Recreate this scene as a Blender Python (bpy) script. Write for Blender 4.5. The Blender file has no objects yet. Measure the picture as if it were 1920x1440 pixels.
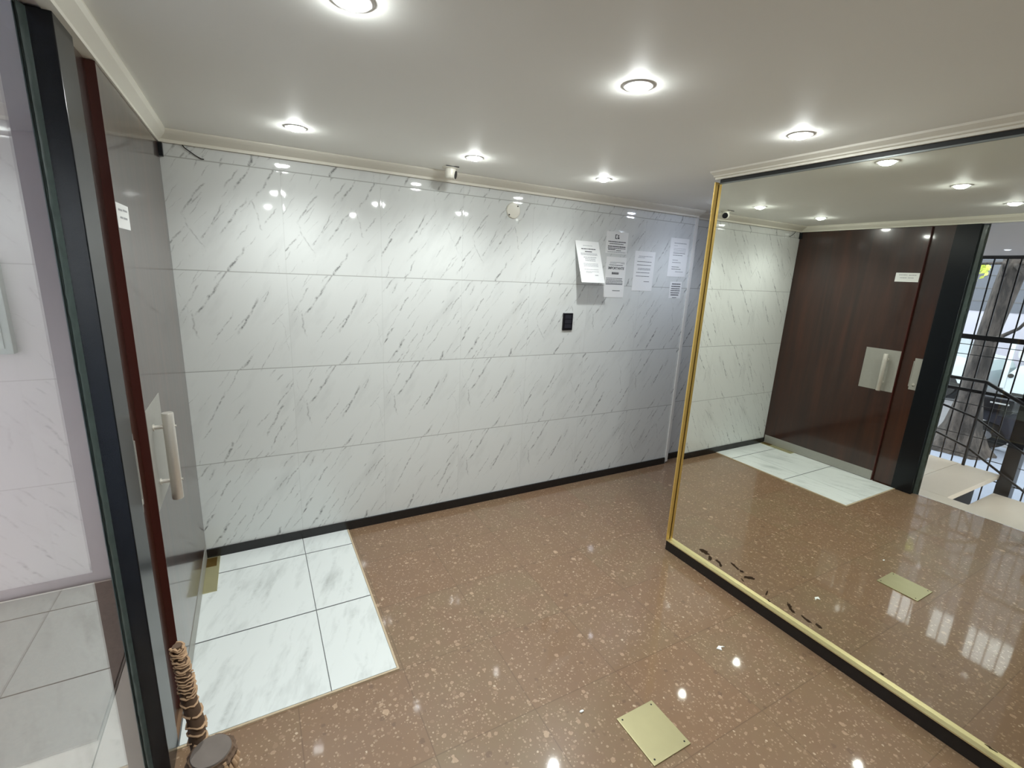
import bpy, bmesh, math, random
from mathutils import Vector, Matrix
random.seed(7)
S = 0.8333                       # survey units (tile = 0.6) to metres
scn = bpy.context.scene
COL = scn.collection

# ---------------------------------------------------------------- camera, light, exposure
cam_d = bpy.data.cameras.new('camera')
cam = bpy.data.objects.new('camera', cam_d); COL.objects.link(cam); scn.camera = cam
cam_d.sensor_width = 36.0
cam_d.lens = 875.28 / 1920 * 36.0
cam_d.clip_start = 0.02; cam_d.clip_end = 200
R_ = Vector((0.8777146, -0.47694556, 0.04626033)); U_ = Vector((0.07140752, 0.2256472, 0.97158855)); F_ = Vector((0.47383336, 0.84947412, -0.23211134))
m = Matrix((R_, U_, -F_)).transposed().to_4x4()
m.translation = Vector((0.40198, -3.36045, 1.95376)) * S
cam.matrix_world = m

world = bpy.data.worlds.new('sky'); scn.world = world; world.use_nodes = True
bgn = world.node_tree.nodes['Background']
bgn.inputs[0].default_value = (0.90, 0.93, 1.0, 1); bgn.inputs[1].default_value = 2.7
scn.view_settings.view_transform = 'Standard'; scn.view_settings.look = 'None'
scn.view_settings.gamma = 1.0; scn.view_settings.use_curve_mapping = False
scn.view_settings.exposure = 1.08
LAMP = 105.0                     # radiance of each bulb
BEAM = 9.0                      # power of each downlight beam
scn.cycles.max_bounces = 14; scn.cycles.glossy_bounces = 8; scn.cycles.transmission_bounces = 10; scn.cycles.diffuse_bounces = 6
scn.cycles.use_denoising = True
scn.cycles.sample_clamp_indirect = 6.0
scn.cycles.blur_glossy = 0.5

# ---------------------------------------------------------------- helpers
class MB:
    """collects shapes in survey units, builds ONE mesh object"""
    def __init__(s): s.bm = bmesh.new()
    def box(s, x0, x1, y0, y1, z0, z1, bev=0.0, rot=None, mi=0):
        r = bmesh.ops.create_cube(s.bm, size=1.0); vs = r['verts']
        c = Vector(((x0+x1)/2, (y0+y1)/2, (z0+z1)/2)); d = (abs(x1-x0), abs(y1-y0), abs(z1-z0))
        for v in vs: v.co = Vector((v.co.x*d[0], v.co.y*d[1], v.co.z*d[2]))
        if bev > 0:
            es = list({e for v in vs for e in v.link_edges})
            rr = bmesh.ops.bevel(s.bm, geom=es, offset=min(bev, min(d)*.45), segments=2, profile=.7, affect='EDGES', clamp_overlap=True)
            vs = list({v for f in rr['faces'] for v in f.verts} | {v for v in vs if v.is_valid})
            seen = set(vs); st = list(vs)
            while st:
                v = st.pop()
                for e in v.link_edges:
                    o = e.other_vert(v)
                    if o not in seen: seen.add(o); st.append(o)
            vs = list(seen)
        for v in vs:
            if rot: v.co = rot @ v.co
            v.co = v.co + c
        if mi:
            for f in {f for v in vs for f in v.link_faces}: f.material_index = mi
        return s
    def cyl(s, a, b, r, r2=None, n=24, caps=True):
        a = Vector(a); b = Vector(b); r2 = r if r2 is None else r2
        d = b-a; q = Vector((0,0,1)).rotation_difference(d.normalized())
        rr = bmesh.ops.create_cone(s.bm, cap_ends=caps, segments=n, radius1=r, radius2=r2, depth=d.length)
        for v in rr['verts']: v.co = q @ v.co + (a+b)/2
        return s
    def sph(s, c, r, sc=(1,1,1), n=16):
        rr = bmesh.ops.create_uvsphere(s.bm, u_segments=n, v_segments=max(6, n//2), radius=r)
        for v in rr['verts']: v.co = Vector((v.co.x*sc[0], v.co.y*sc[1], v.co.z*sc[2])) + Vector(c)
        return s
    def lathe(s, prof, c, n=32, axis=None):
        q = Vector((0,0,1)).rotation_difference(Vector(axis).normalized()) if axis else None
        rings = []
        for r, z in prof:
            ring = []
            for i in range(n):
                a = 2*math.pi*i/n; p = Vector((r*math.cos(a), r*math.sin(a), z))
                if q: p = q @ p
                ring.append(s.bm.verts.new(p + Vector(c)))
            rings.append(ring)
        for a, b in zip(rings, rings[1:]):
            for i in range(n): s.bm.faces.new((a[i], a[(i+1)%n], b[(i+1)%n], b[i]))
        s.bm.faces.new(rings[0][::-1]); s.bm.faces.new(rings[-1])
        return s
    def tube(s, pts, rad, n=8):
        pts = [Vector(p) for p in pts]; rings = []
        rads = rad if isinstance(rad, (list, tuple)) else [rad]*len(pts)
        up = Vector((0.13, 0.27, 1)).normalized()
        for i, p in enumerate(pts):
            t = (pts[min(i+1, len(pts)-1)] - pts[max(i-1, 0)]).normalized()
            u = t.cross(up)
            if u.length < .05: u = t.cross(Vector((1, 0, 0)))
            u.normalize(); w = t.cross(u)
            rings.append([s.bm.verts.new(p + (u*math.cos(2*math.pi*k/n) + w*math.sin(2*math.pi*k/n))*rads[i]) for k in range(n)])
        for a, b in zip(rings, rings[1:]):
            for i in range(n): s.bm.faces.new((a[i], a[(i+1)%n], b[(i+1)%n], b[i]))
        s.bm.faces.new(rings[0][::-1]); s.bm.faces.new(rings[-1])
        return s
    def poly(s, pts, ext):
        """closed outline pts (3d) extruded by vector ext"""
        a = [s.bm.verts.new(Vector(p)) for p in pts]; b = [s.bm.verts.new(Vector(p)+Vector(ext)) for p in pts]
        s.bm.faces.new(a[::-1]); s.bm.faces.new(b); n = len(a)
        for i in range(n): s.bm.faces.new((a[i], a[(i+1)%n], b[(i+1)%n], b[i]))
        return s
    def build(s, name, mat, parent=None, loc=None, smooth=None):
        bmesh.ops.recalc_face_normals(s.bm, faces=s.bm.faces)
        org = Vector(parent['_org']) if parent else Vector(loc) if loc else Vector((0,0,0))
        if parent is None and loc is None and len(s.bm.verts):
            xs = [v.co for v in s.bm.verts]
            org = Vector(((min(v.x for v in xs)+max(v.x for v in xs))/2, (min(v.y for v in xs)+max(v.y for v in xs))/2, min(v.z for v in xs)))
        for v in s.bm.verts: v.co = (v.co - org) * S
        me = bpy.data.meshes.new(name); s.bm.to_mesh(me); s.bm.free()
        for mm in (mat if isinstance(mat, (list, tuple)) else [mat]): me.materials.append(mm)
        ob = bpy.data.objects.new(name, me); COL.objects.link(ob)
        if parent: ob.parent = parent
        else: ob.location = org * S
        ob['_org'] = list(org)
        if smooth:
            for p in me.polygons: p.use_smooth = True
            me.set_sharp_from_angle(angle=math.radians(smooth))
        return ob
def thing(name, label, cat, loc, group=None):
    o = bpy.data.objects.new(name, None); COL.objects.link(o); o.location = Vector(loc)*S; o.empty_display_size = .05
    o['_org'] = list(loc); o['label'] = label; o['category'] = cat
    if group: o['group'] = group
    return o
def tag(o, label, cat, group=None):
    o['label'] = label; o['category'] = cat
    if group: o['group'] = group
    return o
def struct(o): o['kind'] = 'structure'; return o

# ---------------------------------------------------------------- materials
class NT:
    def __init__(s, name):
        s.m = bpy.data.materials.new(name); s.m.use_nodes = True; s.t = s.m.node_tree; s.b = s.t.nodes['Principled BSDF']
    def n(s, ty, **k):
        nd = s.t.nodes.new(ty)
        for a, v in k.items(): setattr(nd, a, v)
        return nd
    def l(s, a, b): s.t.links.new(a, b)
    def val(s, sock, v):
        if isinstance(v, bpy.types.NodeSocket): s.l(v, sock)
        else: sock.default_value = v
    def math(s, op, a, b=None, c=None, clamp=False):
        nd = s.n('ShaderNodeMath', operation=op, use_clamp=clamp)
        s.val(nd.inputs[0], a)
        if b is not None: s.val(nd.inputs[1], b)
        if c is not None: s.val(nd.inputs[2], c)
        return nd.outputs[0]
    def mix(s, f, a, b, mode='MIX'):
        nd = s.n('ShaderNodeMix', data_type='RGBA', blend_type=mode)
        s.val(nd.inputs[0], f); s.val(nd.inputs[6], a); s.val(nd.inputs[7], b); return nd.outputs[2]
    def pos(s): return s.n('ShaderNodeNewGeometry').outputs['Position']
    def sep(s, v):
        nd = s.n('ShaderNodeSeparateXYZ'); s.l(v, nd.inputs[0]); return nd.outputs
    def comb(s, x, y, z):
        nd = s.n('ShaderNodeCombineXYZ')
        for i, v in enumerate((x, y, z)): s.val(nd.inputs[i], v)
        return nd.outputs[0]
    def mapping(s, v, loc=(0,0,0), rot=(0,0,0), sc=(1,1,1)):
        nd = s.n('ShaderNodeMapping'); s.l(v, nd.inputs[0]); nd.inputs[1].default_value = loc; nd.inputs[2].default_value = rot; nd.inputs[3].default_value = sc
        return nd.outputs[0]
    def noise(s, v, sc, det=3, rough=.5, dist=0.0):
        nd = s.n('ShaderNodeTexNoise'); s.l(v, nd.inputs['Vector']); nd.inputs['Scale'].default_value = sc; nd.inputs['Detail'].default_value = det
        nd.inputs['Roughness'].default_value = rough; nd.inputs['Distortion'].default_value = dist; return nd.outputs[0]
    def ramp(s, f, a, b, c0=0.0, c1=1.0):
        nd = s.n('ShaderNodeMapRange'); nd.clamp = True; s.val(nd.inputs[0], f)
        for i, v in enumerate((a, b, c0, c1)): nd.inputs[1+i].default_value = v
        return nd.outputs[0]
    def bump(s, h, st=.1, dist=.01):
        nd = s.n('ShaderNodeBump'); nd.inputs['Strength'].default_value = st; nd.inputs['Distance'].default_value = dist; s.l(h, nd.inputs['Height'])
        s.l(nd.outputs[0], s.b.inputs['Normal']); return nd
def lin(r, g, b):
    f = lambda c: (c/255/12.92) if c/255 <= .04045 else ((c/255+.055)/1.055)**2.4
    return (f(r), f(g), f(b), 1)
def plain(name, rgb, rough=.5, metal=0.0, spec=.5, coat=0.0, var=0.06, sc=18):
    t = NT(name); p = t.mapping(t.pos())
    nz = t.noise(p, sc, 3); c = lin(*rgb)
    d = tuple(x*(1-var) for x in c[:3])+(1,); e = tuple(min(1, x*(1+var)) for x in c[:3])+(1,)
    t.l(t.mix(nz, d, e), t.b.inputs['Base Color']); t.b.inputs['Roughness'].default_value = rough; t.b.inputs['Metallic'].default_value = metal
    t.b.inputs['Specular IOR Level'].default_value = spec; t.b.inputs['Coat Weight'].default_value = coat; t.b.inputs['Coat Roughness'].default_value = .05
    return t.m
def emis(name, rgb, st):
    t = NT(name); t.b.inputs['Base Color'].default_value = (1,1,1,1); t.b.inputs['Emission Color'].default_value = (*rgb, 1); t.b.inputs['Emission Strength'].default_value = st
    return t.m

def marble(name, axis, base, vein, veinamt, dense, tu, tv, u0, v0, gcol, gw, gv, rot=.48, rough=.05, soft=.0):
    """polished white porcelain with diagonal grey veins; axis 'xz' wall or 'xy' floor; u0,v0 offsets of the joints"""
    t = NT(name); P = t.sep(t.pos()); x = P[0]; y = P[2] if axis == 'xz' else P[1]
    u = t.math('SUBTRACT', t.math('DIVIDE', x, S), u0); v = t.math('SUBTRACT', t.math('DIVIDE', y, S), v0)
    iu = t.math('FLOOR', t.math('DIVIDE', u, tu)); iv = t.math('FLOOR', t.math('DIVIDE', v, tv))
    wn = t.n('ShaderNodeTexWhiteNoise', noise_dimensions='2D'); t.l(t.comb(iu, iv, 0), wn.inputs['Vector'])
    off = t.math('MULTIPLY', t.math('FLOOR', t.math('MULTIPLY', wn.outputs['Value'], 6)), 3.7)
    lu = t.math('SUBTRACT', u, t.math('MULTIPLY', iu, tu)); lv = t.math('SUBTRACT', v, t.math('MULTIPLY', iv, tv))
    pv = t.comb(lu, lv, off)
    def streaks(rotz, across, along, thick, length, keep, loc, wob):
        q = t.mapping(t.mapping(pv, rot=(0, 0, rotz)), loc=loc, sc=(1/across, 1/along, 1))
        wy = t.math('MULTIPLY', t.math('SUBTRACT', t.noise(t.mapping(q, sc=(.6, 2.2, 1)), 1.0, 3, .6), .5), wob)
        vo = t.n('ShaderNodeTexVoronoi', voronoi_dimensions='3D'); t.l(q, vo.inputs['Vector']); vo.inputs['Scale'].default_value = 1.0; vo.inputs['Randomness'].default_value = .8
        Q = t.sep(q); C = t.sep(vo.outputs['Position']); K = t.sep(vo.outputs['Color'])
        dy = t.math('SUBTRACT', Q[1], C[1])
        dx = t.math('ADD', t.math('SUBTRACT', Q[0], C[0]), wy)
        dx = t.math('ADD', dx, t.math('MULTIPLY', dy, t.math('MULTIPLY', t.math('SUBTRACT', K[2], .5), .5)))
        wid = t.math('MULTIPLY', t.math('ADD', .35, K[1]), thick/across)
        a = t.math('SUBTRACT', 1, t.math('DIVIDE', t.math('ABSOLUTE', dx), wid), clamp=True)
        e = t.ramp(t.math('ABSOLUTE', dy), length*.55, length, 1, 0)
        k = t.math('GREATER_THAN', K[0], keep)
        return t.math('MULTIPLY', t.math('MULTIPLY', a, e), t.math('MULTIPLY', k, t.math('ADD', .45, t.math('MULTIPLY', K[1], .55))))
    s1 = streaks(rot, .11, .30, .0075*dense, .46, .42, (.3, .1, .5), .55)
    s2 = streaks(rot+.10, .065, .17, .005*dense, .42, .50, (4.3, 2.1, 1.5), .5)
    s3 = t.math('MULTIPLY', streaks(-.30, .42, .42, .006*dense, .30, .60, (2.3, 5.1, 3.5), .25), .8)
    s2 = t.math('MAXIMUM', s2, s3)
    smg = t.ramp(t.noise(t.mapping(t.mapping(pv, rot=(0, 0, rot)), sc=(3.2, .9, 1)), 2.6, 4, .6), .52, .78)
    brk = t.ramp(t.noise(pv, 34, 3, .7), .40, .60, .12, 1)
    amt = t.math('MULTIPLY', t.math('MAXIMUM', s1, t.math('MULTIPLY', s2, .6)), t.math('MULTIPLY', brk, veinamt))
    amt = t.math('ADD', amt, t.math('MULTIPLY', smg, .14+soft), clamp=True)
    col = t.mix(amt, lin(*base), lin(*vein))
    def joint(l, T, w):
        d = t.math('MINIMUM', l, t.math('SUBTRACT', T, l)); return t.ramp(d, w*.5, w*1.1, 1, 0)
    jh = joint(lv, tv, gw); jv = t.math('MULTIPLY', joint(lu, tu, gw*.8), gv)
    col = t.mix(t.math('MAXIMUM', jh, jv), col, lin(*gcol))
    t.l(col, t.b.inputs['Base Color']); t.b.inputs['Roughness'].default_value = rough
    h = t.noise(t.mapping(t.pos(), sc=(1, 1, 1)), 3.0, 1)
    t.bump(h, .05, .01)
    return t.m
M = {}
M['tile_wall'] = marble('glossy_marble_tile', 'xz', (220, 224, 223), (94, 96, 97), .95, 1.0, .6, .607, 0, .0594, (176, 179, 177), .0034, .22, rot=.56)
M['tile_floor'] = marble('marble_floor_tile', 'xy', (226, 232, 231), (150, 156, 154), .28, 2.2, 100, .6075, -50, -.2194-.6075*5, (120, 124, 124), .005, 0, rot=.35, rough=.12, soft=.34)
def floor_mat():
    t = NT('brown_terrazzo'); p = t.mapping(t.pos(), sc=(1/S,)*3); P = t.sep(p)
    T = .48
    u = t.math('SUBTRACT', P[0], 1.89-T*10); v = t.math('SUBTRACT', P[1], -1.44-T*20)
    iu = t.math('FLOOR', t.math('DIVIDE', u, T)); iv = t.math('FLOOR', t.math('DIVIDE', v, T))
    wn = t.n('ShaderNodeTexWhiteNoise', noise_dimensions='2D'); t.l(t.comb(iu, iv, 0), wn.inputs['Vector'])
    base = t.mix(wn.outputs['Value'], lin(133, 105, 81), lin(131, 111, 86))
    base = t.mix(t.ramp(t.noise(p, 5, 4, .6), .35, .7), base, lin(131, 104, 82))
    def chips(sc, thr, col, keep, b):
        vo = t.n('ShaderNodeTexVoronoi'); t.l(t.mapping(p, sc=(1, 1, .01), loc=(sc, sc*.3, 0)), vo.inputs['Vector']); vo.inputs['Scale'].default_value = sc; vo.inputs['Randomness'].default_value = 1
        c = t.sep(vo.outputs['Color'])
        r = t.math('MULTIPLY', c[1], thr)
        dd = t.math('ADD', vo.outputs['Distance'], t.math('MULTIPLY', t.math('SUBTRACT', t.noise(p, sc*2.2, 3), .5), .55))
        f = t.math('MULTIPLY', t.math('LESS_THAN', dd, r), t.math('GREATER_THAN', c[0], keep))
        return t.mix(t.math('MULTIPLY', f, t.math('ADD', .18, t.math('MULTIPLY', c[2], .5))), b, col)
    base = chips(85, .55, lin(186, 162, 136), .40, base)
    base = chips(64, .45, lin(130, 106, 84), .55, base)
    base = chips(34, .42, lin(184, 156, 130), .55, base)
    base = chips(44, .30, lin(216, 196, 170), .90, base)
    base = chips(22, .34, lin(112, 88, 70), .74, base)
    base = chips(15, .26, lin(196, 168, 140), .84, base)
    lu = t.math('SUBTRACT', u, t.math('MULTIPLY', iu, T)); lv = t.math('SUBTRACT', v, t.math('MULTIPLY', iv, T))
    def joint(l): 
        return t.ramp(t.math('MINIMUM', l, t.math('SUBTRACT', T, l)), .001, .003, 1, 0)
    j = t.math('MULTIPLY', t.math('MAXIMUM', joint(lu), joint(lv)), .42)
    base = t.mix(j, base, lin(84, 66, 50))
    t.l(base, t.b.inputs['Base Color']); t.b.inputs['Roughness'].default_value = .32; t.b.inputs['Specular IOR Level'].default_value = .4
    t.b.inputs['Coat Weight'].default_value = .75; t.b.inputs['Coat Roughness'].default_value = .045; t.b.inputs['Coat IOR'].default_value = 1.5
    t.bump(t.noise(p, 7, 2), .035, .01)
    return t.m
M['floor'] = floor_mat()
M['ceiling'] = plain('ceiling_paint', (246, 247, 242), .6, var=.015, sc=3)
M['cornice'] = plain('cornice_paint', (234, 232, 220), .5, var=.02, sc=6)
M['skirt'] = plain('black_stone_skirting', (30, 29, 30), .22, var=.12)
M['whitepaint'] = plain('white_paint', (225, 225, 222), .45, var=.03)
def wood(name, dark, light, rough, coat, streak=.5):
    t = NT(name); p = t.mapping(t.pos(), sc=(6, 9, .55))
    n1 = t.noise(p, 1.6, 5, .6, .6); n2 = t.noise(t.mapping(t.pos(), sc=(30, 40, 1.2)), 3, 4, .6)
    big = t.ramp(t.noise(t.mapping(t.pos(), loc=(3, 1.3, .2), sc=(1, 5.5, .55)), 1.3, 2), .52, .78)
    f = t.math('ADD', t.math('MULTIPLY', t.ramp(n1, .3, .7), .35), t.math('MULTIPLY', n2, .15)); f = t.math('ADD', f, t.math('MULTIPLY', big, streak), clamp=True)
    t.l(t.mix(f, lin(*dark), lin(*light)), t.b.inputs['Base Color']); t.b.inputs['Roughness'].default_value = rough
    t.b.inputs['Coat Weight'].default_value = coat; t.b.inputs['Coat Roughness'].default_value = .07
    t.bump(t.noise(t.mapping(t.pos(), sc=(14, 14, 1.5)), 2, 2), .03, .01)
    return t.m
M['wood'] = wood('varnished_mahogany', (28, 14, 11), (84, 44, 26), .28, .6)
M['wood_edge'] = wood('reddish_door_edge', (62, 24, 20), (92, 40, 30), .4, .3)
M['blackmetal'] = plain('black_lacquered_frame', (13, 17, 22), .25, spec=.35, var=.15)
M['steel'] = plain('brushed_steel', (214, 210, 202), .38, metal=.6, var=.05, sc=60)
M['steelplate'] = plain('matt_steel_plate', (162, 161, 155), .45, metal=.3, var=.05, sc=60)
M['brass'] = plain('polished_brass', (232, 198, 116), .32, metal=.55, var=.06, sc=30)
M['brassdull'] = plain('worn_brass_plate', (196, 190, 150), .38, metal=.7, var=.10, sc=9)
M['seal'] = plain('grey_green_silicone', (76, 88, 86), .3, var=.35, sc=40)
M['dark'] = plain('dark_gap', (26, 28, 28), .55, var=.3, sc=12)
M['paper'] = plain('white_paper', (238, 240, 240), .75, var=.01)
M['ink'] = plain('black_ink', (84, 85, 90), .8, var=.05)
M['inkgrey'] = plain('grey_ink', (176, 178, 182), .8, var=.05)
M['plasticwhite'] = plain('white_plastic', (226, 224, 212), .35, var=.02)
M['plasticblack'] = plain('black_plastic', (22, 21, 26), .3, var=.05)
M['bark'] = plain('dry_cane_bark', (94, 74, 58), .85, var=.45, sc=45)
M['fibre'] = plain('pale_leaf_scar_fibre', (172, 142, 112), .85, var=.25, sc=60)
M['cut'] = plain('grey_sealed_cut', (104, 96, 90), .7, var=.15, sc=50)
M['terracotta'] = plain('clay_pot', (120, 72, 50), .7, var=.1)
M['soil'] = plain('potting_soil', (48, 36, 28), .95, var=.4, sc=70)
def mirror_mat():
    t = NT('mirror_silver'); n = t.noise(t.pos(), 1.5, 2)
    t.l(t.mix(n, (.80, .815, .74, 1), (.82, .83, .765, 1)), t.b.inputs['Base Color']); t.b.inputs['Metallic'].default_value = 1; t.b.inputs['Roughness'].default_value = 0.0
    return t.m
M['mirror'] = mirror_mat()
def glass_mat():
    t = NT('clear_glass'); t.b.inputs['Base Color'].default_value = (.93, .97, .95, 1); t.b.inputs['Roughness'].default_value = 0; t.b.inputs['Transmission Weight'].default_value = 1; t.b.inputs['IOR'].default_value = 1.5
    return t.m
M['glass'] = glass_mat()
M['bulb'] = emis('led_bulb', (.965, 1.0, .98), LAMP)
M['bulbcool'] = emis('cool_led_bulb', (.72, .80, 1.0), LAMP)
M['bulbporch'] = emis('porch_led_panel', (1.0, 1.0, 1.0), 12)
M['stain'] = plain('lost_silvering', (56, 40, 24), .6, var=.3, sc=60)
# exterior
M['slab'] = plain('beige_stone_slab', (206, 192, 176), .35, var=.07, sc=7)
M['porchwall'] = plain('pinkish_porch_render', (206, 192, 190), .7, var=.03, sc=5)
M['porchskirt'] = plain('porch_skirting', (168, 156, 150), .5, var=.1)
M['soffit'] = plain('soffit_paint', (230, 224, 222), .6, var=.02)
M['fence'] = plain('dark_iron', (30, 31, 38), .4, var=.1)
M['asphalt'] = plain('street_asphalt', (92, 92, 98), .85, var=.2, sc=10)
M['pave'] = plain('grey_paving', (118, 126, 144), .7, var=.12, sc=6)
def treebark():
    t = NT('plane_tree_bark'); p = t.pos(); n = t.noise(t.mapping(p, sc=(3, 3, 1)), 3.2, 6, .7); n2 = t.noise(p, 22, 3, .6)
    c = t.mix(t.ramp(n, .42, .62), lin(34, 31, 32), lin(84, 77, 75)); c = t.mix(t.math('MULTIPLY', n2, .5), c, lin(34, 31, 32))
    t.l(c, t.b.inputs['Base Color']); t.b.inputs['Roughness'].default_value = .9; t.bump(n, .6, .05); return t.m
M['treebark'] = treebark()
M['leaf'] = plain('yellow_green_leaf', (196, 206, 96), .6, var=.3, sc=8)
M['carwhite'] = plain('white_car_paint', (176, 186, 194), .25, coat=.6, var=.02)
M['cardark'] = plain('dark_car_paint', (42, 44, 54), .25, coat=.6, var=.05)
M['carglass'] = plain('tinted_car_glass', (54, 56, 66), .08, var=.05)
M['rubber'] = plain('tyre_rubber', (26, 26, 30), .8, var=.1)
M['alloy'] = plain('alloy_wheel', (176, 178, 190), .35, metal=.8, var=.05)
M['redlamp'] = plain('red_tail_lamp', (206, 60, 84), .3, var=.05)
M['orange'] = plain('orange_crate_plastic', (206, 140, 70), .5, var=.1)
M['facadegrey'] = plain('grey_shutter_metal', (84, 88, 100), .6, var=.06, sc=3)
M['facadewhite'] = plain('white_shop_front', (168, 168, 184), .6, var=.03, sc=3)
M['added_doormat'] = plain('added_brown_doormat', (134, 116, 104), .9, var=.25, sc=80)
M['facadegreen'] = plain('dark_green_shopfront', (36, 74, 70), .5, var=.1, sc=3)

# ---------------------------------------------------------------- setting constants (survey units)
XM = 2.9876; HC = 2.611; WT = 2.5545; XG = -.06; YB = -5.3; XR = 7.2; XW = 4.25; YR = .075

# floor, ceiling
struct(MB().box(-.07, XR, YB, YR+.1, -.12, 0).build('floor', M['floor']))
struct(MB().box(-.16, XR, YB, YR+.1, HC, HC+.12).build('ceiling', M['ceiling']))
# white tile landing let into the floor by the door: four big tiles and two cut strips, in one layer with dark joints
def tile_layer():
    b = MB(); g = .0022
    xs = [0.004, .594, .902]; ys = [-1.4227, -.8279, -.2194, -.002]
    b.box(xs[0]-.004, xs[-1], ys[0], ys[-1], 0, .004, mi=1)
    for i in range(2):
        for j in range(3): b.box(xs[i]+g, xs[i+1]-g, ys[j]+g, ys[j+1]-g, .002, .0075)
    return b
struct(tile_layer().build('floor_tiles', [M['tile_floor'], plain('tile_joint', (112, 116, 116), .8)]))
M['edging'] = plain('pale_edging', (196, 178, 150), .5, var=.08)
struct(MB().box(.902, .912, -1.432, -.002, 0, .0065).build('trim_1', M['edging']))
struct(MB().box(0, .902, -1.432, -1.4227, 0, .0065).build('trim_2', M['edging']))

# walls of glossy tile: each tile slightly pillowed at its edges
def tiled_wall(x0, x1, z0, z1, y, th):
    b = MB(); bm = b.bm
    us = [x0]; k = math.floor(x0/.6)+1
    while k*.6 < x1-1e-4:
        if k*.6 > x0+.02: us.append(k*.6)
        k += 1
    us.append(x1)
    zj = [.0594 + .607*k for k in range(1, 6)]
    vs = [z0]+[z for z in zj if z0+.01 < z < z1-.01]+[z1]
    e = .022; d = .00055
    def axis(a, full):
        out = []
        for p, q in zip(a, a[1:]):
            w = min(e, (q-p)*.2); out += [(p, 1), (p+w*.35, .45), (p+w, 0), (q-w, 0), (q-w*.35, .45)]
        return out+[(a[-1], 1)]
    A = axis(us, 1); Bz = axis(vs, 1); grid = []
    for u, fu in A: grid.append([bm.verts.new((u, y + d*(max(fu, fv)), v)) for v, fv in Bz])
    for i in range(len(A)-1):
        for j in range(len(Bz)-1): bm.faces.new((grid[i][j], grid[i+1][j], grid[i+1][j+1], grid[i][j+1])).smooth = True
    ob = b.build('wall_back', M['tile_wall'], loc=(0, 0, 0))
    return ob
wb = tiled_wall(0, XW, .0, WT+.03, 0, .1); struct(wb)
# solid body behind the tiles
struct(MB().box(-.0, XW, .002, .12, 0, HC).build('wall_core', M['whitepaint']))
wr = tiled_wall(XW, XR, 0, WT+.03, YR, .1); wr.name = 'wall_recess'; struct(wr)
struct(MB().box(XW, XR, YR+.003, YR+.1, 0, HC).build('wall_recess_core', M['whitepaint']))
struct(MB().box(XW-.018, XW+.014, -.012, YR, .02, WT, bev=.003).build('trim_3', M['whitepaint']))
struct(MB().box(XR, XR+.1, YB, YR+.1, 0, HC).build('wall_right', M['whitepaint']))
struct(MB().box(-.3, XR, YB-.1, YB, -.1, HC).build('wall_front', M['whitepaint']))
# partition that carries the mirror
struct(MB().box(XM+.012, XM+.13, YB, -1.235, 0, HC).build('wall_mirror', M['whitepaint']))
# skirtings
struct(MB().box(.012, XW-.03, -.014, -.0005, 0, .0696, bev=.002).build('baseboard_back', M['skirt']))
struct(MB().box(XW+.02, XR, YR-.014, YR-.0005, 0, .0696, bev=.002).build('baseboard_recess', M['skirt']))
struct(MB().box(XM-.018, XM+.012, YB, -1.222, 0, .080, bev=.002).build('baseboard_mirror', M['skirt']))

# cornices
def cornice(name, path, prof, closed=False):
    """path: xy points with inward normals; prof: (out, z)"""
    b = MB(); bm = b.bm; rows = []
    for (x, y, nx, ny) in path: rows.append([bm.verts.new((x+nx*o, y+ny*o, z)) for o, z in prof])
    for a, c in zip(rows, rows[1:]):
        for i in range(len(prof)-1): bm.faces.new((a[i], a[i+1], c[i+1], c[i]))
    bm.faces.new(rows[0][::-1]); bm.faces.new(rows[-1])
    for a, c in zip(rows, rows[1:]): bm.faces.new((a[0], c[0], c[-1], a[-1]))
    return struct(b.build(name, M['cornice']))
pb = [(0, WT), (.022, WT-.002), (.024, WT+.014), (.034, WT+.018), (.075, WT+.036), (.088, WT+.044), (.094, HC-.006), (.094, HC-.0005), (0, HC-.0005)]
cornice('cornice_back', [(.0, 0, 0, -1), (XW, 0, 0, -1)], pb)
cornice('cornice_recess', [(XW, YR, 0, -1), (XR, YR, 0, -1)], pb)
pl = [(0, WT-.002), (.016, WT-.002), (.018, WT+.008), (.050, WT+.034), (.058, HC-.008), (.058, HC-.0005), (0, HC-.0005)]
cornice('cornice_left', [(.0, -.0, 1, 0), (.0, YB, 1, 0)], [(o-.02 if o == 0 else o, z) for o, z in pl])
pm = [(0, 2.572), (.016, 2.570), (.018, 2.580), (.030, 2.583), (.034, 2.590), (.066, 2.602), (.072, HC-.0005), (0, HC-.0005)]
cornice('cornice_mirror', [(XM+.02, -1.215, -1, 0), (XM+.02, YB, -1, 0)], [(o+.02 if o else 0, z) for o, z in pm])

# ---------------------------------------------------------------- left side: door, stile, posts, glass
door = struct(MB().box(-.036, .010, -1.218, -.003, .012, WT-.004, bev=.002).build('door_1', M['wood']))
MB().box(-.036, .0116, -1.2215, -1.2175, .012, WT-.004).build('door_edge', M['wood_edge'], door)
MB().box(.0095, .0125, -1.213, -.018, .014, .1115).build('kick_plate', M['steelplate'], door)
MB().box(.0095, .0125, -1.2165, -.912, .957, 1.3755, bev=.001).build('push_plate', M['steelplate'], door)
h = MB(); h.lathe([(.0005, 0), (.0195, 0), (.0205, .002), (.0205, .374), (.0195, .376), (.0005, .376)], (.064, -1.117, .962), 32)
hd = h.build('pull_handle', M['steel'], door, smooth=40)
for z in (1.045, 1.28):
    s_ = MB(); s_.cyl((.0115, -1.117, z), (.05, -1.117, z), .0085); s_.cyl((.0115, -1.117, z), (.016, -1.117, z), .014); s_.cyl((.064, -1.117, z), (.089, -1.117, z), .0045, n=12)
    s_.build('handle_standoff', M['steel'], hd, smooth=40)
hb = MB().box(-.004, .03, -.03, -.004, WT-.075, WT-.006, bev=.002); hb.build('top_pivot', M['blackmetal'], door)
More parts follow.
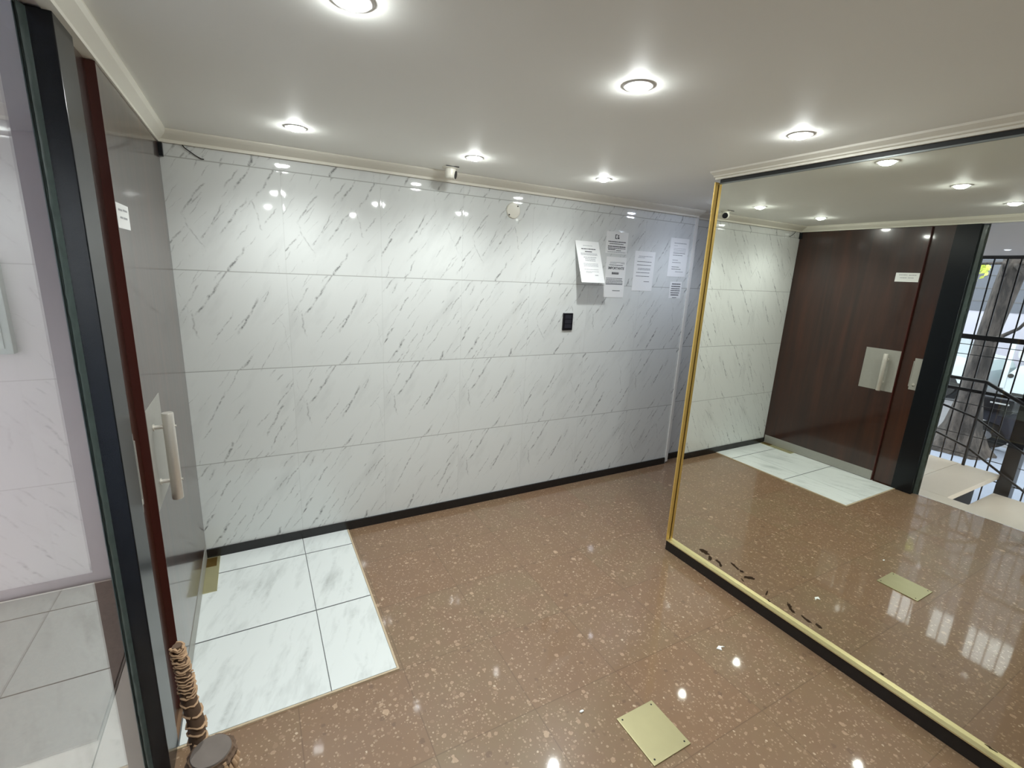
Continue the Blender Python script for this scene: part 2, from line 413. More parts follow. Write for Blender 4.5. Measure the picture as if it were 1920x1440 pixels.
# door closer cover plate in the floor
cl = thing('floor_closer', 'worn brass cover plate of the floor closer under the wooden door hinge', 'door closer', (.045, -.21, .0075))
MB().box(.002, .086, -.405, -.016, .0077, .0125, bev=.0015).build('cover_plate', M['brassdull'], cl)
MB().box(.002, .07, -.13, -.03, .0125, .016, bev=.001).build('pivot_block', plain('tarnished_brass', (116, 92, 44), .45, metal=.7, var=.3, sc=50), cl)
st = struct(MB().box(-.08, -.016, -1.392, -1.2222, 0, WT, bev=.002).build('trim_4', M['wood']))
lk = MB().box(-.0165, -.012, -1.397, -1.330, 1.020, 1.329, bev=.001).build('lock_plate', M['steelplate'], st)
lc = MB(); lc.cyl((-.0125, -1.3635, 1.075), (-.006, -1.3635, 1.075), .012, n=20); lc.build('lock_cylinder', M['steel'], lk, smooth=40)
MB().box(-.0125, -.009, -1.366, -1.361, 1.055, 1.068).build('key_slot', M['plasticblack'], lk)
lt = MB().box(-.0165, -.010, -1.3295, -1.3235, 1.05, 1.30).build('strike_plate', M['steelplate'], st)
p1 = MB(); p1.box(-.085, 0, -1.56, -1.3925, 0, WT, bev=.003); 
struct(p1.build('trim_5', M['blackmetal']))
struct(MB().box(-.085, 0, -2.76, -2.58, 0, WT, bev=.003).build('trim_6', M['blackmetal']))
struct(MB().box(-.085, -.012, YB, -2.761, 0, WT).build('wall_left', M['wood']))
struct(MB().box(-.16, -.021, YB, .0, WT+.004, HC).build('wall_left_header', M['soffit']))
# glass pane, with the ragged silicone bead at the post
gl = struct(MB().box(XG-.012, XG, -2.579, -1.5605, .004, WT).build('window_1', M['glass']))
def bead():
    b = MB(); bm = b.bm; n = 150; prev = None; random.seed(3)
    for i in range(n+1):
        z = .004 + (WT-.008)*i/n; w = .024 + .004*random.random() + (.006 if random.random() > .93 else 0); t_ = .005+.0015*random.random()
        ring = [bm.verts.new(p) for p in ((XG+.0005, -1.5608, z), (XG+.010, -1.5608, z), (XG+t_, -1.561-w*.45, z), (XG+t_*.6, -1.561-w*.8, z), (XG+.0005, -1.561-w, z))]
        if prev:
            for k in range(5): bm.faces.new((prev[k], prev[(k+1) % 5], ring[(k+1) % 5], ring[k]))
        else: bm.faces.new(ring)
        prev = ring
    bm.faces.new(prev[::-1]); return b
bead().build('silicone_bead', M['seal'], gl, smooth=60)
MB().box(XG-.0145, XG-.0125, -1.60, -1.5605, .004, WT).build('outer_bead', M['seal'], gl)

# ---------------------------------------------------------------- mirror
mr = thing('wall_mirror', 'huge wall mirror with a thin polished brass edge above black skirting', 'mirror', (XM, -3.2, .08))
MB().box(XM, XM+.01, YB+.02, -1.236, .083, 2.5416).build('mirror_pane', M['mirror'], mr)
fr = MB(); fr.box(XM-.030, XM+.012, -1.2345, -1.2265, .081, 2.553, bev=.0012); 
fr.build('side_frame', M['brass'], mr)
MB().box(XM-.0025, XM-.0002, -1.2385, -1.2345, .09, 2.54).build('frame_groove', plain('dark_brass_groove', (86, 66, 28), .4, metal=.6), mr)
fb = MB(); fb.box(XM-.030, XM-.0005, YB+.02, -1.2345, .0805, .0885, bev=.0012); 
fb.build('bottom_frame', plain('satin_brass', (232, 220, 168), .36, metal=.8, var=.06, sc=24), mr)
tg = MB().box(XM+.002, XM+.011, YB+.02, -1.24, 2.5426, 2.585); tg.build('top_gap', M['dark'], mr)
MB().box(XM-.004, XM+.0015, YB+.02, -1.24, 2.5416, 2.549).build('top_channel', plain('grey_channel', (120, 124, 122), .4, metal=.6), mr)
def blob(y, z, ry, rz, ang, sd):
    random.seed(sd); pts = []
    for i in range(14):
        a = 2*math.pi*i/14; r = .55+.6*random.random()
        py, pz = ry*r*math.cos(a), rz*r*math.sin(a)
        pts.append((XM-.0009, y+py*math.cos(ang)-pz*math.sin(ang), z+py*math.sin(ang)+pz*math.cos(ang)))
    return pts
for k, (y, z, ry, rz, an) in enumerate([(-1.535, .158, .045, .014, -.2), (-1.585, .140, .014, .022, .3), (-1.650, .151, .030, .012, .2), (-1.668, .139, .012, .014, .0),
        (-1.765, .193, .040, .009, .25), (-1.815, .187, .018, .008, -.1), (-1.870, .176, .045, .011, -.5), (-1.83, .135, .012, .005, .4), (-1.990, .150, .006, .022, .25), (-2.01, .112, .012, .004, .2),
        (-2.128, .160, .022, .013, .8), (-2.15, .142, .016, .010, .3), (-2.228, .145, .036, .008, .1), (-2.292, .154, .022, .010, .2), (-2.60, .118, .010, .006, 0), (-3.0, .105, .02, .004, 0)]):
    MB().poly(blob(y, z, ry, rz, an, k+5), (.0005, 0, 0)).build('worn_patch', M['stain'], mr)

# ---------------------------------------------------------------- ceiling downlights
def downlight(x, y, label, cool=False, z=HC):
    t = thing('ceiling_downlight', label, 'ceiling light', (x, y, z), 'recessed ceiling downlights')
    r = MB(); r.lathe([(.040, .0), (.041, -.003), (.050, -.004), (.055, -.001), (.056, .0)], (x, y, z), 36); 
    MBr = r.build('trim_ring', M['whitepaint'], t, smooth=60)
    b = MB(); b.lathe([(.0005, -.0190), (.010, -.0185), (.020, -.0165), (.030, -.0118), (.0365, -.0062), (.0385, -.0025)], (x, y, z), 32)
    b.build('bulb', M['bulbcool'] if cool else M['bulb'], t, smooth=60)
    ld = bpy.data.lights.new('beam', 'SPOT'); ld.energy = BEAM*(.7 if cool else 1); ld.color = (.80, .88, 1.0) if cool else (.965, 1.0, .98)
    ld.spot_size = math.radians(146); ld.spot_blend = .75; ld.shadow_soft_size = .028*S
    lo_ = bpy.data.objects.new('beam', ld); COL.objects.link(lo_); lo_.parent = t; lo_.location = (0, 0, -.030*S)
    return t
downlight(.650, -.56, 'round recessed downlight in the ceiling near the wooden door and back wall')
downlight(1.624, -.578, 'round recessed downlight in the ceiling beside the white security camera')
downlight(2.590, -.60, 'round recessed downlight in the ceiling above the paper notices, nearest the mirror corner')
downlight(.679, -1.930, 'round recessed downlight at the top edge of the photo, cut by the frame')
downlight(1.642, -1.945, 'largest fully visible recessed downlight, in the middle of the ceiling')
downlight(2.599, -1.955, 'recessed downlight in the ceiling just in front of the mirror top')
downlight(.67, -3.30, 'recessed downlight above the photographer, on the glass side')
downlight(1.64, -3.30, 'recessed downlight above the photographer, on the mirror side')
downlight(3.95, -.60, 'cool white downlight in the passage hidden behind the mirror corner', True)
downlight(5.2, -2.2, 'added cool lamp, unseen behind the mirror wall, for bluish light around the notices', True)  # added out-of-view lamp, tints the wall by the notices bluish

# security camera
sc_ = thing('security_camera', 'small white dome security camera hanging from the ceiling by the cornice', 'camera', (1.605, -.215, HC))
b = MB(); b.lathe([(.001, 0), (.052, 0), (.052, -.004), (.049, -.010), (.001, -.011)], (1.605, -.222, HC), 32); b.build('ceiling_base', M['plasticwhite'], sc_, smooth=50)
MB().box(1.560, 1.650, -.275, -.271, HC-.006, HC-.001).build('base_gap', M['plasticblack'], sc_)
ax = Vector((.78, -.60, -.16)).normalized()
b = MB(); b.lathe([(.001, -.011), (.036, -.011), (.036, -.050), (.033, -.062), (.022, -.070), (.001, -.072)], (1.610, -.222, HC), 32); bd = b.build('camera_body', M['plasticwhite'], sc_, smooth=40)
b = MB(); b.lathe([(.001, .024), (.029, .024), (.029, .038), (.027, .040), (.001, .040)], (1.606, -.219, HC-.041), 28, axis=ax); b.build('lens_ring', M['plasticwhite'], bd, smooth=40)
b = MB(); b.lathe([(.001, .038), (.0255, .038), (.025, .0435), (.001, .045)], (1.606, -.219, HC-.041), 28, axis=ax); b.build('lens', M['plasticblack'], bd, smooth=40)

# cable end by the cornice corner
tag(MB().tube([(.118, -.006, 2.556), (.128, -.010, 2.540), (.150, -.012, 2.525), (.175, -.008, 2.508), (.202, -.006, 2.494), (.215, -.005, 2.494)], [.0028]*6).build('loose_cable', M['plasticblack'], smooth=60),
    'short loose dark cable end hanging from the cornice at the top corner by the door', 'cable')

# blank disc
dk = thing('round_cover', 'round white blank cover plate high on the marble wall', 'wall cover', (2.213, 0, 2.418))
b = MB(); b.lathe([(.001, .0), (.059, .0), (.059, .006), (.055, .0105), (.001, .012)], (2.213, -.0003, 2.418), 40, axis=(0, -1, 0)); b.build('cover_disc', M['plasticwhite'], dk, smooth=40)
for dx, dz in ((-.038, -.034), (.034, .034)):
    b = MB(); b.cyl((2.213+dx, -.0105, 2.418+dz), (2.213+dx, -.0135, 2.418+dz), .0055, n=12); b.build('screw', M['dark'], dk)

# switch plate
sw = thing('light_switch', 'black rectangular light switch plate on the marble wall below the notices', 'light switch', (2.798, 0, 1.485))
MB().box(2.746, 2.849, -.0125, -.0006, 1.485, 1.633, bev=.004).build('switch_plate', M['plasticblack'], sw)
for z in (1.520, 1.5595, 1.599):
    MB().box(2.764, 2.831, -.0165, -.012, z-.0175, z+.0175, bev=.002).build('rocker', plain('grey_black_rocker', (40, 40, 48), .4), sw)

# ---------------------------------------------------------------- paper notices
def bars(t, mat, P0, Ux, Uz, N, lines):
    """lines: (u0, u1, v, h, words) in fractions of the sheet; broken strips of unreadable print"""
    for (u0, u1, v, h_, words) in lines:
        u = u0; b = MB(); s0 = N*.0009
        if words: b.poly([P0+Ux*a+Uz*c+s0 for a, c in ((u0, v+h_*.25), (u1, v+h_*.25), (u1, v+h_*.5), (u0, v+h_*.5))], N*.0002)
        while u < u1-.005:
            w = random.uniform(.03, .10) if words else u1-u0
            e = min(u+w, u1)
            q = [P0+Ux*a+Uz*c+N*.0012 for a, c in ((u, v), (e, v), (e, v+h_), (u, v+h_))]
            b.poly(q, N*.0004); u = e+.014
        b.build('printed_line', mat, t)
def sheet(name, label, corners, lines, y_out=(0.0, 0.0), grey=(), group='paper notices on the marble wall', curve=0.0, N=Vector((0, -1, 0)), seed=1, thick=.0009, cat='notice'):
    """corners: TL TR BR BL as 3d points"""
    random.seed(seed)
    TL, TR, BR, BL = [Vector(c) for c in corners]; c0 = (BL+BR)/2
    t = thing(name, label, cat, tuple(c0), group)
    b = MB(); bm = b.bm; nr = 8; g = []
    for i in range(nr+1):
        f = i/nr; L_ = TL.lerp(BL, f); Rr = TR.lerp(BR, f); o = N*(curve*math.sin(math.pi*f))
        g.append([bm.verts.new(p) for p in (L_+o, Rr+o, Rr+o+N*thick, L_+o+N*thick)])
    for a, c in zip(g, g[1:]):
        for k in range(4): bm.faces.new((a[k], a[(k+1) % 4], c[(k+1) % 4], c[k]))
    bm.faces.new(g[0]); bm.faces.new(g[-1][::-1])
    b.build('paper_sheet', M['paper'], t)
    Ux = TR-TL; Uz = TL-BL
    bars(t, M['ink'], BL, Ux, Uz, N, lines); bars(t, M['inkgrey'], BL, Ux, Uz, N, grey)
    return t
def rect(x0, x1, z0, z1, sk=0.0, y=-.0008): return [(x0-sk, y, z1), (x1-sk, y, z1), (x1, y, z0), (x0, y, z0)]
# 1: sheet curling off the wall
N1 = Vector((0, -.93, -.36)).normalized()
sheet('paper_notice', 'large white paper notice lifting off the wall at its bottom and casting a shadow', [(2.817, -.002, 2.243), (3.066, -.002, 2.243), (3.068, -.133, 1.902), (2.822, -.133, 1.902)], 
      [(.2, .82, .80, .022, True), (.34, .64, .735, .022, False)], grey=[(.3, .7, .885, .012, True), (.15, .85, .70, .01, True), (.15, .85, .68, .01, True), (.15, .85, .66, .01, True), (.25, .8, .60, .018, True), (.3, .74, .56, .018, True), (.3, .74, .52, .018, True), (.2, .82, .45, .012, True), (.2, .82, .42, .012, True), (.2, .82, .39, .012, True), (.2, .8, .31, .012, True), (.25, .8, .26, .012, True), (.25, .5, .235, .012, True), (.62, .76, .17, .02, False)], N=N1, seed=2)
p2 = sheet('paper_notice', 'small square white notice with a dark emblem, above the IMPORTANTE sheet', rect(3.150, 3.398, 2.160, 2.345), 
      [(.10, .92, .52, .04, True), (.16, .80, .43, .03, True), (.10, .92, .30, .045, True), (.10, .92, .23, .03, True), (.12, .45, .16, .04, True), (.5, .72, .13, .03, True)], grey=[(.1, .95, .05, .03, True)], seed=3)
em = MB()
em.box(3.248, 3.256, -.0024, -.0018, 2.285, 2.322); em.box(3.248, 3.272, -.0024, -.0018, 2.316, 2.322); em.box(3.248, 3.272, -.0024, -.0018, 2.285, 2.291); em.box(3.276, 3.296, -.0024, -.0018, 2.286, 2.3); em.box(3.279, 3.290, -.0024, -.0018, 2.304, 2.320)
em.build('emblem', M['ink'], p2)
p3 = sheet('paper_notice', 'white notice headed IMPORTANTE in bold capitals, beside the curling sheet', rect(3.172, 3.405, 1.775, 2.131), 
      [(.16, .84, .795, .014, True), (.32, .66, .575, .055, True), (.06, .86, .47, .014, True), (.06, .86, .432, .014, True), (.06, .9, .394, .016, True), (.06, .9, .356, .016, True), (.06, .9, .322, .018, False), (.42, .80, .165, .014, False)], grey=[(.2, .9, .865, .014, True), (.18, .5, .835, .014, True), (.72, .92, .84, .014, True)], seed=4)
def letters(txt, x, z, size, parent):
    cu = bpy.data.curves.new('txt', 'FONT'); cu.body = txt; cu.size = size; cu.align_x = 'CENTER'; cu.offset = size*.03; cu.extrude = .0002
    tmp = bpy.data.objects.new('txt', cu); COL.objects.link(tmp); bpy.context.view_layer.update()
    me = bpy.data.meshes.new_from_object(tmp.evaluated_get(bpy.context.evaluated_depsgraph_get())); bpy.data.objects.remove(tmp)
    org = Vector(parent['_org'])
    me.transform(Matrix.Rotation(math.radians(90), 4, 'X'))
    for v in me.vertices: v.co = (v.co + Vector((x, -.0021, z)) - org)*S
    me.materials.clear(); me.materials.append(M['ink'])
    o = bpy.data.objects.new('printed_word', me); COL.objects.link(o); o.parent = parent; o['_org'] = list(org)
letters('IMPORTANTE', 3.292, 2.024, .030, p3);
sheet('paper_notice', 'white notice with spaced single lines of print, between the IMPORTANTE sheet and the rightmost one', rect(3.500, 3.752, 1.841, 2.200), 
      [(.14, .84, .735, .012, True), (.14, .84, .65, .012, True), (.2, .82, .565, .010, True), (.2, .82, .535, .010, True), (.14, .8, .46, .012, True), (.14, .8, .37, .012, True), (.55, .82, .235, .012, False)], grey=[(.2, .86, .87, .014, True), (.16, .5, .835, .014, True)], seed=5)
sheet('paper_notice', 'rightmost tall white notice, close to the corner trim', rect(3.932, 4.180, 1.986, 2.347), 
      [(.2, .86, .61, .012, True), (.2, .72, .555, .012, True), (.2, .5, .43, .01, True), (.2, .66, .37, .01, True), (.2, .6, .25, .013, True), (.2, .7, .195, .013, True), (.42, .84, .13, .01, True)], grey=[(.2, .86, .86, .02, True), (.2, .4, .80, .01, True), (.2, .86, .73, .01, True), (.2, .86, .69, .01, True), (.2, .86, .65, .01, True)], seed=6)
sheet('paper_notice', 'small bold-printed white notice directly below the rightmost tall notice', rect(3.988, 4.152, 1.778, 1.940), 
      [(.16, .88, .83, .06, True), (.14, .88, .69, .06, True), (.14, .86, .56, .05, True), (.12, .88, .44, .05, True), (.12, .84, .31, .05, True), (.16, .80, .18, .06, True), (.3, .66, .04, .03, False)], seed=8)
ND = Vector((1, 0, 0))
sheet('door_label', 'small white paper label stuck high on the dark wooden door', [(.0105, -1.020, 2.127), (.0105, -1.212, 2.127), (.0105, -1.212, 2.042), (.0105, -1.020, 2.042)],
      [], grey=[(.14, .5, .72, .08, True), (.56, .88, .70, .08, True), (.2, .5, .40, .08, True), (.55, .78, .40, .08, True)], N=ND, group=None, seed=9, cat='label')

# ---------------------------------------------------------------- brass floor box
fbx = thing('floor_box', 'square pale brass cover plate set in the brown floor', 'floor plate', (1.822, -2.245, 0))
b = MB(); b.box(1.716, 1.932, -2.362, -2.128, .0002, .006, bev=.004); b.build('cover_plate', M['brassdull'], fbx)
for dx, dy in ((-.088, .100), (.088, .100), (.088, -.098), (-.088, -.098)):
    MB().cyl((1.824+dx, -2.245+dy, .005), (1.824+dx, -2.245+dy, .0068), .004, n=12).build('screw', M['dark'], fbx)
# crumbs of white plaster
tag(MB().poly([(2.495, -2.048, .0004), (2.522, -2.040, .0004), (2.548, -2.060, .0004), (2.524, -2.054, .0004), (2.512, -2.070, .0004)], (0, 0, .004)).build('plaster_chip', M['paper']), 'tiny V-shaped white chip lying on the brown floor in front of the mirror', 'chip')
tag(MB().sph((1.596, -2.026, .004), .010, (1.2, .6, .35), 10).build('plaster_chip', M['paper']), 'tiny oval white chip lying on the brown floor beside the brass plate', 'chip')

# ---------------------------------------------------------------- potted cane plant
px, py = .286, -2.594
pt = thing('potted_cane', 'dry ringed cane with a sawn-off stump top standing by the glass pane', 'plant', (px, py, 0))
b = MB(); b.lathe([(.001, .001), (.085, .001), (.10, .05), (.118, .23), (.128, .235), (.128, .262), (.113, .262), (.110, .24), (.001, .238)], (px, py, 0), 36); b.build('pot', M['terracotta'], pt, smooth=45)
b = MB(); b.lathe([(.001, .239), (.108, .239), (.105, .246), (.05, .252), (.001, .253)], (px, py, 0), 24); b.build('soil', M['soil'], pt, smooth=60)
random.seed(11); prof = []; z = .245; k = 0
while z < 1.142:
    prof += [(.0325+.002*random.random(), z), (.0345+.003*random.random(), z+.012), (.0315+.002*random.random(), z+.017)]; z += .030+.01*random.random()
prof += [(.0335, 1.146), (.0320, 1.150), (.001, 1.1505)]
b = MB(); b.lathe([(.001, .24)]+prof, (px, py, 0), 40)
for v in b.bm.verts:
    a = math.atan2(v.co.y-py, v.co.x-px); k = 1+.035*math.sin(a*9+v.co.z*30)+.03*math.sin(a*23)
    v.co.x = px+(v.co.x-px)*k; v.co.y = py+(v.co.y-py)*k
tr = b.build('trunk', M['bark'], pt)
b = MB(); b.lathe([(.001, 1.1500), (.0300, 1.1502), (.0290, 1.1525), (.001, 1.153)], (px, py, 0), 32); b.build('cut_top', M['cut'], tr, smooth=60)
rg = MB()
for i in range(9):
    a = -1.9+i*.24
    for j in range(3):
        zz = 1.135-j*.035-random.random()*.02
        p0 = Vector((px+.033*math.cos(a), py+.033*math.sin(a), zz)); rg.tube([p0+Vector((0, 0, .012)), p0+Vector((.004*math.cos(a), .004*math.sin(a), 0)), p0+Vector((.001, 0, -.018))], [.003, .004, .002], 6)
rg.build('bark_fibre', M['fibre'], tr, smooth=60)
# thin ringed shoot rising behind the stump
A0 = Vector((.266, -2.556, .80)); ctl = [(.264, -2.556, 1.148), (.2655, -2.560, 1.19), (.2600, -2.562, 1.245), (.2605, -2.566, 1.29), (.2560, -2.566, 1.330), (.2555, -2.566, 1.350)]
sh = MB(); pts = [(.270, -2.572, 1.02), (.266, -2.560, 1.10)]+ctl; sh.tube(pts, [.010, .0135, .0130, .0125, .0115, .0095, .0075, .0065], 12)
so = sh.build('shoot', M['bark'], pt, smooth=60)
def along(f):
    P = [Vector(c) for c in ctl]; n = len(P)-1; i = min(int(f*n), n-1); return P[i].lerp(P[i+1], f*n-i)
sf = MB(); random.seed(5)
for i in range(34):
    f = (i+.3*random.random())/34; c = along(f); r = .0142*(1-f)+.0082*f; up = .35+.65*f
    if i < 14 and i % 3: continue
    pr = []; n = 14; a0 = random.random()*6; span = 2*math.pi*random.uniform(.75, 1.0)
    for k in range(n): 
        a = a0+span*k/(n-1); rr = r*random.uniform(.95, 1.15)
        pr.append(c+Vector((rr*math.cos(a), rr*math.sin(a), random.uniform(-.0022, .0022)+.002*math.sin(2*a))))
    sf.tube(pr, [.0019*random.uniform(.6, 1.3) for _ in pr], 5)
sf.build('leaf_scars', M['fibre'], so, smooth=60)

# ---------------------------------------------------------------- porch and street, seen in the mirror and through the pane
struct(MB().box(-.288, -.072, -5.2, .0, -.12, -.0005, bev=.002).build('trim_7', M['slab']))
struct(MB().box(-1.9, -.072, .03, .15, -.7, 2.8).build('wall_porch', M['porchwall']))
struct(MB().poly([(-.165, .03, 2.565), (-1.70, .03, 2.385), (-1.70, .03, 2.52), (-.165, .03, 2.66)], (0, -5.2, 0)).build('ceiling_porch', M['soffit']))
struct(MB().box(-30, -1.8, -30, 30, -.75, -.6).build('ground', M['asphalt']))
struct(MB().box(-1.8, -.07, -30, .02, -.9, -.6).build('ground_porch', M['pave']))
tag(MB().box(-5.6, -1.8, -30, 30, -.6, -.586).build('pavement', M['pave']), 'pale grey pavement beyond the entrance railing', 'pavement')
sl = thing('landing_slabs', 'beige stone landing slab outside the glass, level with the threshold', 'landing', (-.95, -.9, -.055))
for y0, y1, nm in ((-1.388, .0, 0), (-1.75, -1.392, 1)):
    MB().box(-1.655, -.292, y0, y1, -.055, 0, bev=.002).build('slab', M['slab'], sl)
MB().box(-1.6, -.35, -1.6, -.05, -.585, -.056).build('support_block', M['dark'], sl)
s2 = tag(MB().box(-1.53, -.292, -2.35, -1.77, -.235, -.19, bev=.002).build('step_slab', M['slab']), 'beige stone step slab one step lower than the landing', 'step')
tag(MB().box(-1.53, -.292, -3.1, -2.36, -.42, -.375, bev=.002).build('step_slab', M['slab']), 'lowest beige stone step slab, farthest from the wooden door', 'step')
dm = tag(MB().box(-1.02, -.30, -1.245, -.03, .0005, .010, bev=.003).build('added_doormat', M['added_doormat']), 'flat brown mat added to darken the landing seen through the glass', 'added_doormat')  # assumed mat, added to darken the ground behind the pane
box_ = thing('meter_cabinet', 'grey metal meter cabinet on the porch wall, seen through the glass', 'cabinet', (-.9, .03, 1.42))
MB().box(-1.25, -.72, -.02, .03, 1.42, 1.90, bev=.004).build('cabinet_body', plain('grey_cabinet', (170, 172, 164), .5), box_)
MB().box(-1.22, -.75, -.026, -.020, 1.45, 1.87, bev=.002).build('cabinet_door', plain('grey_cabinet_door', (178, 180, 172), .5), box_)
# railing
rl = thing('stair_railing', 'black iron railing with three rails that bends down along the porch steps', 'railing', (-1.62, -1.44, 0))
for nm, pts in (('top_rail', [(.99, 1.0), (.99, -.0), (1.0, -1.44), (.83, -1.77), (.30, -2.9)]), ('middle_rail', [(.80, 0), (.67, -1.06), (.58, -1.43), (.31, -1.88), (-.2, -2.75)]), ('lower_rail', [(.5, 0), (.33, -1.06), (.22, -1.43), (-.10, -1.97), (-.55, -2.7)])):
    q = [(-1.62, y, z) for z, y in pts if y < .5]
    b = MB(); b.tube(q, .020 if nm == 'top_rail' else .0125, 10); b.build(nm, M['fence'], rl, smooth=60)
for y, zt in ((-1.44, 1.0), (-.02, .99), (-2.75, .35)):
    MB().cyl((-1.62, y, -.05 if y > -2 else -.58), (-1.62, y, zt), .016, n=10).build('post', M['fence'], rl, smooth=60)
# fence grille
XF = -1.74
fc = thing('iron_fence', 'tall black iron grille of thin bars between porch and street', 'fence', (XF, -2, -.6))
random.seed(2); nb = 0
y = .0
while y > -3.9:
    MB().box(XF-.006, XF+.006, y-.006, y+.006, -.585, 2.42).build('bar', M['fence'], fc); y -= .108
for z, h_ in ((2.375, .05), (1.475, .055), (1.385, .007), (1.27, .007), (.86, .035), (.70, .007), (.33, .007), (.1, .007), (-.12, .012), (-.5, .03)):
    MB().box(XF-(.014 if h_ > .02 else .004), XF+(.014 if h_ > .02 else .004), -3.95, .02, z-h_*.5, z+h_*.5).build('rail', M['fence'], fc)
for y in (-1.80, -3.9):
    MB().box(XF-.07, XF+.07, y-.06, y+.06, -.585, 2.42, bev=.004).build('post', M['fence'], fc)

# tree
tb = thing('street_tree', 'thick mottled tree trunk with flared roots standing on the pavement', 'tree', (-4.6, -.52, -.6))
b = MB(); tx, ty = -4.6, -.50
tp = [(tx, ty, -.584), (tx, ty, -.45), (tx, ty, -.15), (tx, ty, .3), (tx, ty+.0, .9), (tx+.02, ty-.02, 1.5), (tx+.02, ty-.06, 2.1), (tx, ty-.10, 2.7), (tx-.05, ty-.12, 3.6), (tx, ty-.2, 5)]
b.tube(tp, [.46, .34, .22, .165, .135, .13, .145, .14, .12, .1], 28)
for v in b.bm.verts:
    a = math.atan2(v.co.y-ty, v.co.x-tx); k = 1+.10*math.sin(a*5+v.co.z*1.3)*(1 if v.co.z < 0 else .45)+.05*math.sin(a*11+v.co.z*5)
    v.co.x = tx+(v.co.x-tx)*k; v.co.y = ty+(v.co.y-ty)*k
b.build('trunk', M['treebark'], tb, smooth=70)
for q in ([(tx, ty, 2.2), (tx+.5, ty-.1, 2.42), (tx+.6, ty+.25, 2.40), (tx+.7, ty+.55, 2.22), (tx+.8, ty+.8, 2.16)], [(tx, ty-.1, 2.45), (tx+.5, ty-.5, 2.42), (tx+.6, ty-1.2, 2.38)], [(tx, ty, 2.5), (tx+.4, ty-.4, 2.2), (tx+.5, ty-.7, 2.0)], [(tx, ty, 1.2), (tx+.3, ty-.4, 1.5), (tx+.3, ty-.6, 1.9)]):
    b = MB(); b.tube(q, [.04, .022, .018, .014, .010][:len(q)], 8); b.build('branch', M['treebark'], tb, smooth=60)
lf = MB(); random.seed(9)
for i in range(46):
    c = Vector((-4.05+random.uniform(-.15, .15), -.38+random.gauss(0, .06), 2.31+random.gauss(0, .06))); u = Vector((random.uniform(-1, 1), random.uniform(-1, 1), random.uniform(-1, 1))).normalized()*.045; w = u.orthogonal().normalized()*.022
    lf.poly([c-u, c+w, c+u, c-w], u.cross(w).normalized()*.002)
lo = lf.build('leaf_cluster', M['leaf'], tb); lo['kind'] = 'stuff'
# low hedge of roots / soil round the tree
def car(name, label, x, y0, y1, zt, paint, van=False, seed=0):
    """side profile in y-z, extruded in x; near side faces the house"""
    t = thing(name, label, 'car', (x-.9, (y0+y1)/2, -.6))
    L = y1-y0
    P = lambda a, z: (x, y0+L*a, z)
    g = -.6
    if van: top = [(0, g+.30), (.0, g+.95), (.02, g+1.25), (.06, zt), (.70, zt), (.80, g+1.32), (.97, g+1.05), (1, g+.80), (1, g+.32)]
    else: top = [(0, g+.34), (.0, g+.80), (.03, g+1.02), (.16, g+1.10), (.27, zt-.02), (.36, zt), (.58, zt), (.66, zt-.06), (.78, g+1.08), (.97, g+.92), (1, g+.70), (1, g+.32)]
    def arch(c, r): return [(c+r/L*math.cos(a), g+.28+r*math.sin(a)*1.0) for a in [math.pi*i/10 for i in range(11)]]
    bot = [(p[0], max(p[1], g+.25)) for p in arch(.80, .40)] + [(p[0], max(p[1], g+.25)) for p in arch(.19, .40)]
    out = top + bot
    b = MB(); b.poly([P(a, z) for a, z in out], (-2.0, 0, 0)); b.build('body', paint, t)
    gz = g+1.10
    if not van:
        w1 = [(.20, gz+.02), (.29, zt-.08), (.42, zt-.05), (.42, gz+.02)]; w2 = [(.44, gz+.02), (.44, zt-.05), (.57, zt-.05), (.64, zt-.1), (.73, gz+.02)]
    else: w1 = [(.62, gz+.1), (.62, zt-.1), (.69, zt-.1), (.77, g+1.33), (.77, gz+.1)]; w2 = None
    for w in (w1, w2):
        if w: b = MB(); b.poly([(x+.006, y0+L*a, z) for a, z in w], (-.012, 0, 0)); b.build('window', M['carglass'], t)
    for c in (.19, .80):
        wc = (x-.12, y0+L*c, g+.36)
        b = MB(); b.cyl((x-.20, wc[1], wc[2]), (x-.01, wc[1], wc[2]), .36, n=28); w = b.build('wheel', M['rubber'], t, smooth=40)
        b = MB(); b.cyl((x-.02, wc[1], wc[2]), (x+.005, wc[1], wc[2]), .23, n=28); 
        for k in range(5):
            a = k*2*math.pi/5; b.cyl((x+.006, wc[1], wc[2]), (x+.004, wc[1]+.2*math.cos(a), wc[2]+.2*math.sin(a)), .022, n=6)
        b.build('hubcap', M['alloy'], w)
    MB().box(x-.01, x+.012, y0+L*.03, y0+L*.97, g+.36, g+.43).build('sill', M['dark'], t)
    MB().box(x-.005, x+.02, y0+L*.50, y0+L*.58, g+.98, g+1.01).build('door_handle', M['dark'], t)
    return t
vn = car('delivery_van', 'white van with a round emblem on its side parked beyond the tree', -9.4, -5.2, .35, 1.75, M['carwhite'], True)
b = MB(); yy, zz = .11, .71
b.lathe([(.13, .0), (.155, .0), (.155, .006), (.13, .006)], (-9.395, yy, zz), 28, axis=(1, 0, 0)); b.build('emblem', M['inkgrey'], vn)
MB().cyl((-9.395, .28, .20), (-9.385, .28, .20), .05, n=16).build('fuel_cap', M['dark'], vn)
MB().box(-9.41, -9.38, .33, .42, -.1, .95, bev=.01).build('rear_bumper', M['carwhite'], vn)
cr = car('parked_car', 'white parked car with dark windows left of the tree trunk', -9.4, .72, 4.9, .86, M['carwhite'])
MB().box(-9.39, -9.37, .75, 1.0, .12, .30).build('tail_lamp', M['redlamp'], cr)
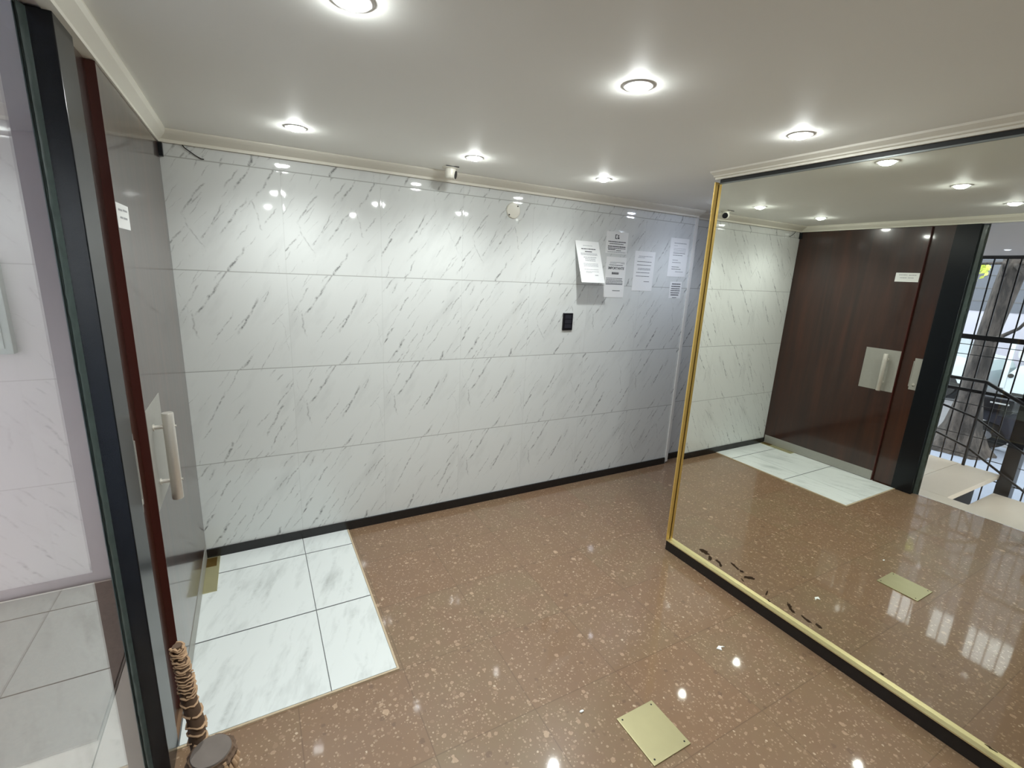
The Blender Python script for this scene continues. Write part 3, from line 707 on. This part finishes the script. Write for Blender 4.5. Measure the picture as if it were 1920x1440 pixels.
# dark motorcycle with an orange crate
mc = thing('motorcycle', 'dark motorcycle with top box parked at the kerb behind the railing', 'motorcycle', (-5.3, -1.3, -.585))
for y in (-.62, -1.95):
    b = MB(); b.cyl((-5.36, y, -.585+.30), (-5.24, y, -.585+.30), .30, n=26); w = b.build('wheel', M['rubber'], mc, smooth=40)
    MB().cyl((-5.38, y, -.285), (-5.22, y, -.285), .10, n=16).build('hub', M['alloy'], w, smooth=40)
b = MB(); b.poly([(-5.42, -.42, .12), (-5.42, -.42, .30), (-5.42, -.95, .34), (-5.42, -1.5, .26), (-5.42, -1.8, .46), (-5.42, -1.9, .40), (-5.42, -1.72, -.05), (-5.42, -1.45, -.32), (-5.42, -.95, -.34), (-5.42, -.78, .02)], (.26, 0, 0)); b.build('body', M['cardark'], mc)
MB().box(-5.5, -5.1, -.90, -.42, .30, .62, bev=.04).build('top_box', M['plasticblack'], mc)
MB().box(-5.095, -5.085, -.85, -.62, .50, .53).build('box_label', M['inkgrey'], mc)
MB().cyl((-5.6, -1.72, .50), (-5.0, -1.72, .52), .02, n=10).build('handlebar', M['fence'], mc)
MB().cyl((-5.30, -1.95, -.28), (-5.30, -1.74, .44), .028, n=10).build('fork', M['alloy'], mc)
oc = tag(MB().box(-5.13, -4.83, -1.62, -1.32, -.585, -.1, bev=.01).build('orange_crate', M['orange']), 'orange plastic crate strapped beside the dark motorcycle', 'crate')
for o in mc.children_recursive:
    for v in o.data.vertices: v.co.z *= .74
# facades across the street
fcd = thing('street_building', 'grey building with white shutters across the street', 'building', (-15, 3, -.6))
MB().box(-16, -15, -14, 18, 1.45, 9).build('upper_wall', M['facadegrey'], fcd)
MB().box(-16, -15.02, -14, 18, -.6, 1.45).build('shutter', M['facadewhite'], fcd)
for z in (1.75, 2.15, 2.55, 3.0):
    MB().box(-15.02, -14.99, -14, 18, z, z+.03).build('ledge', M['cardark'], fcd)
MB().box(-15.1, -14.8, -2.0, 1.35, -.6, 4).build('green_shopfront', M['facadegreen'], fcd)
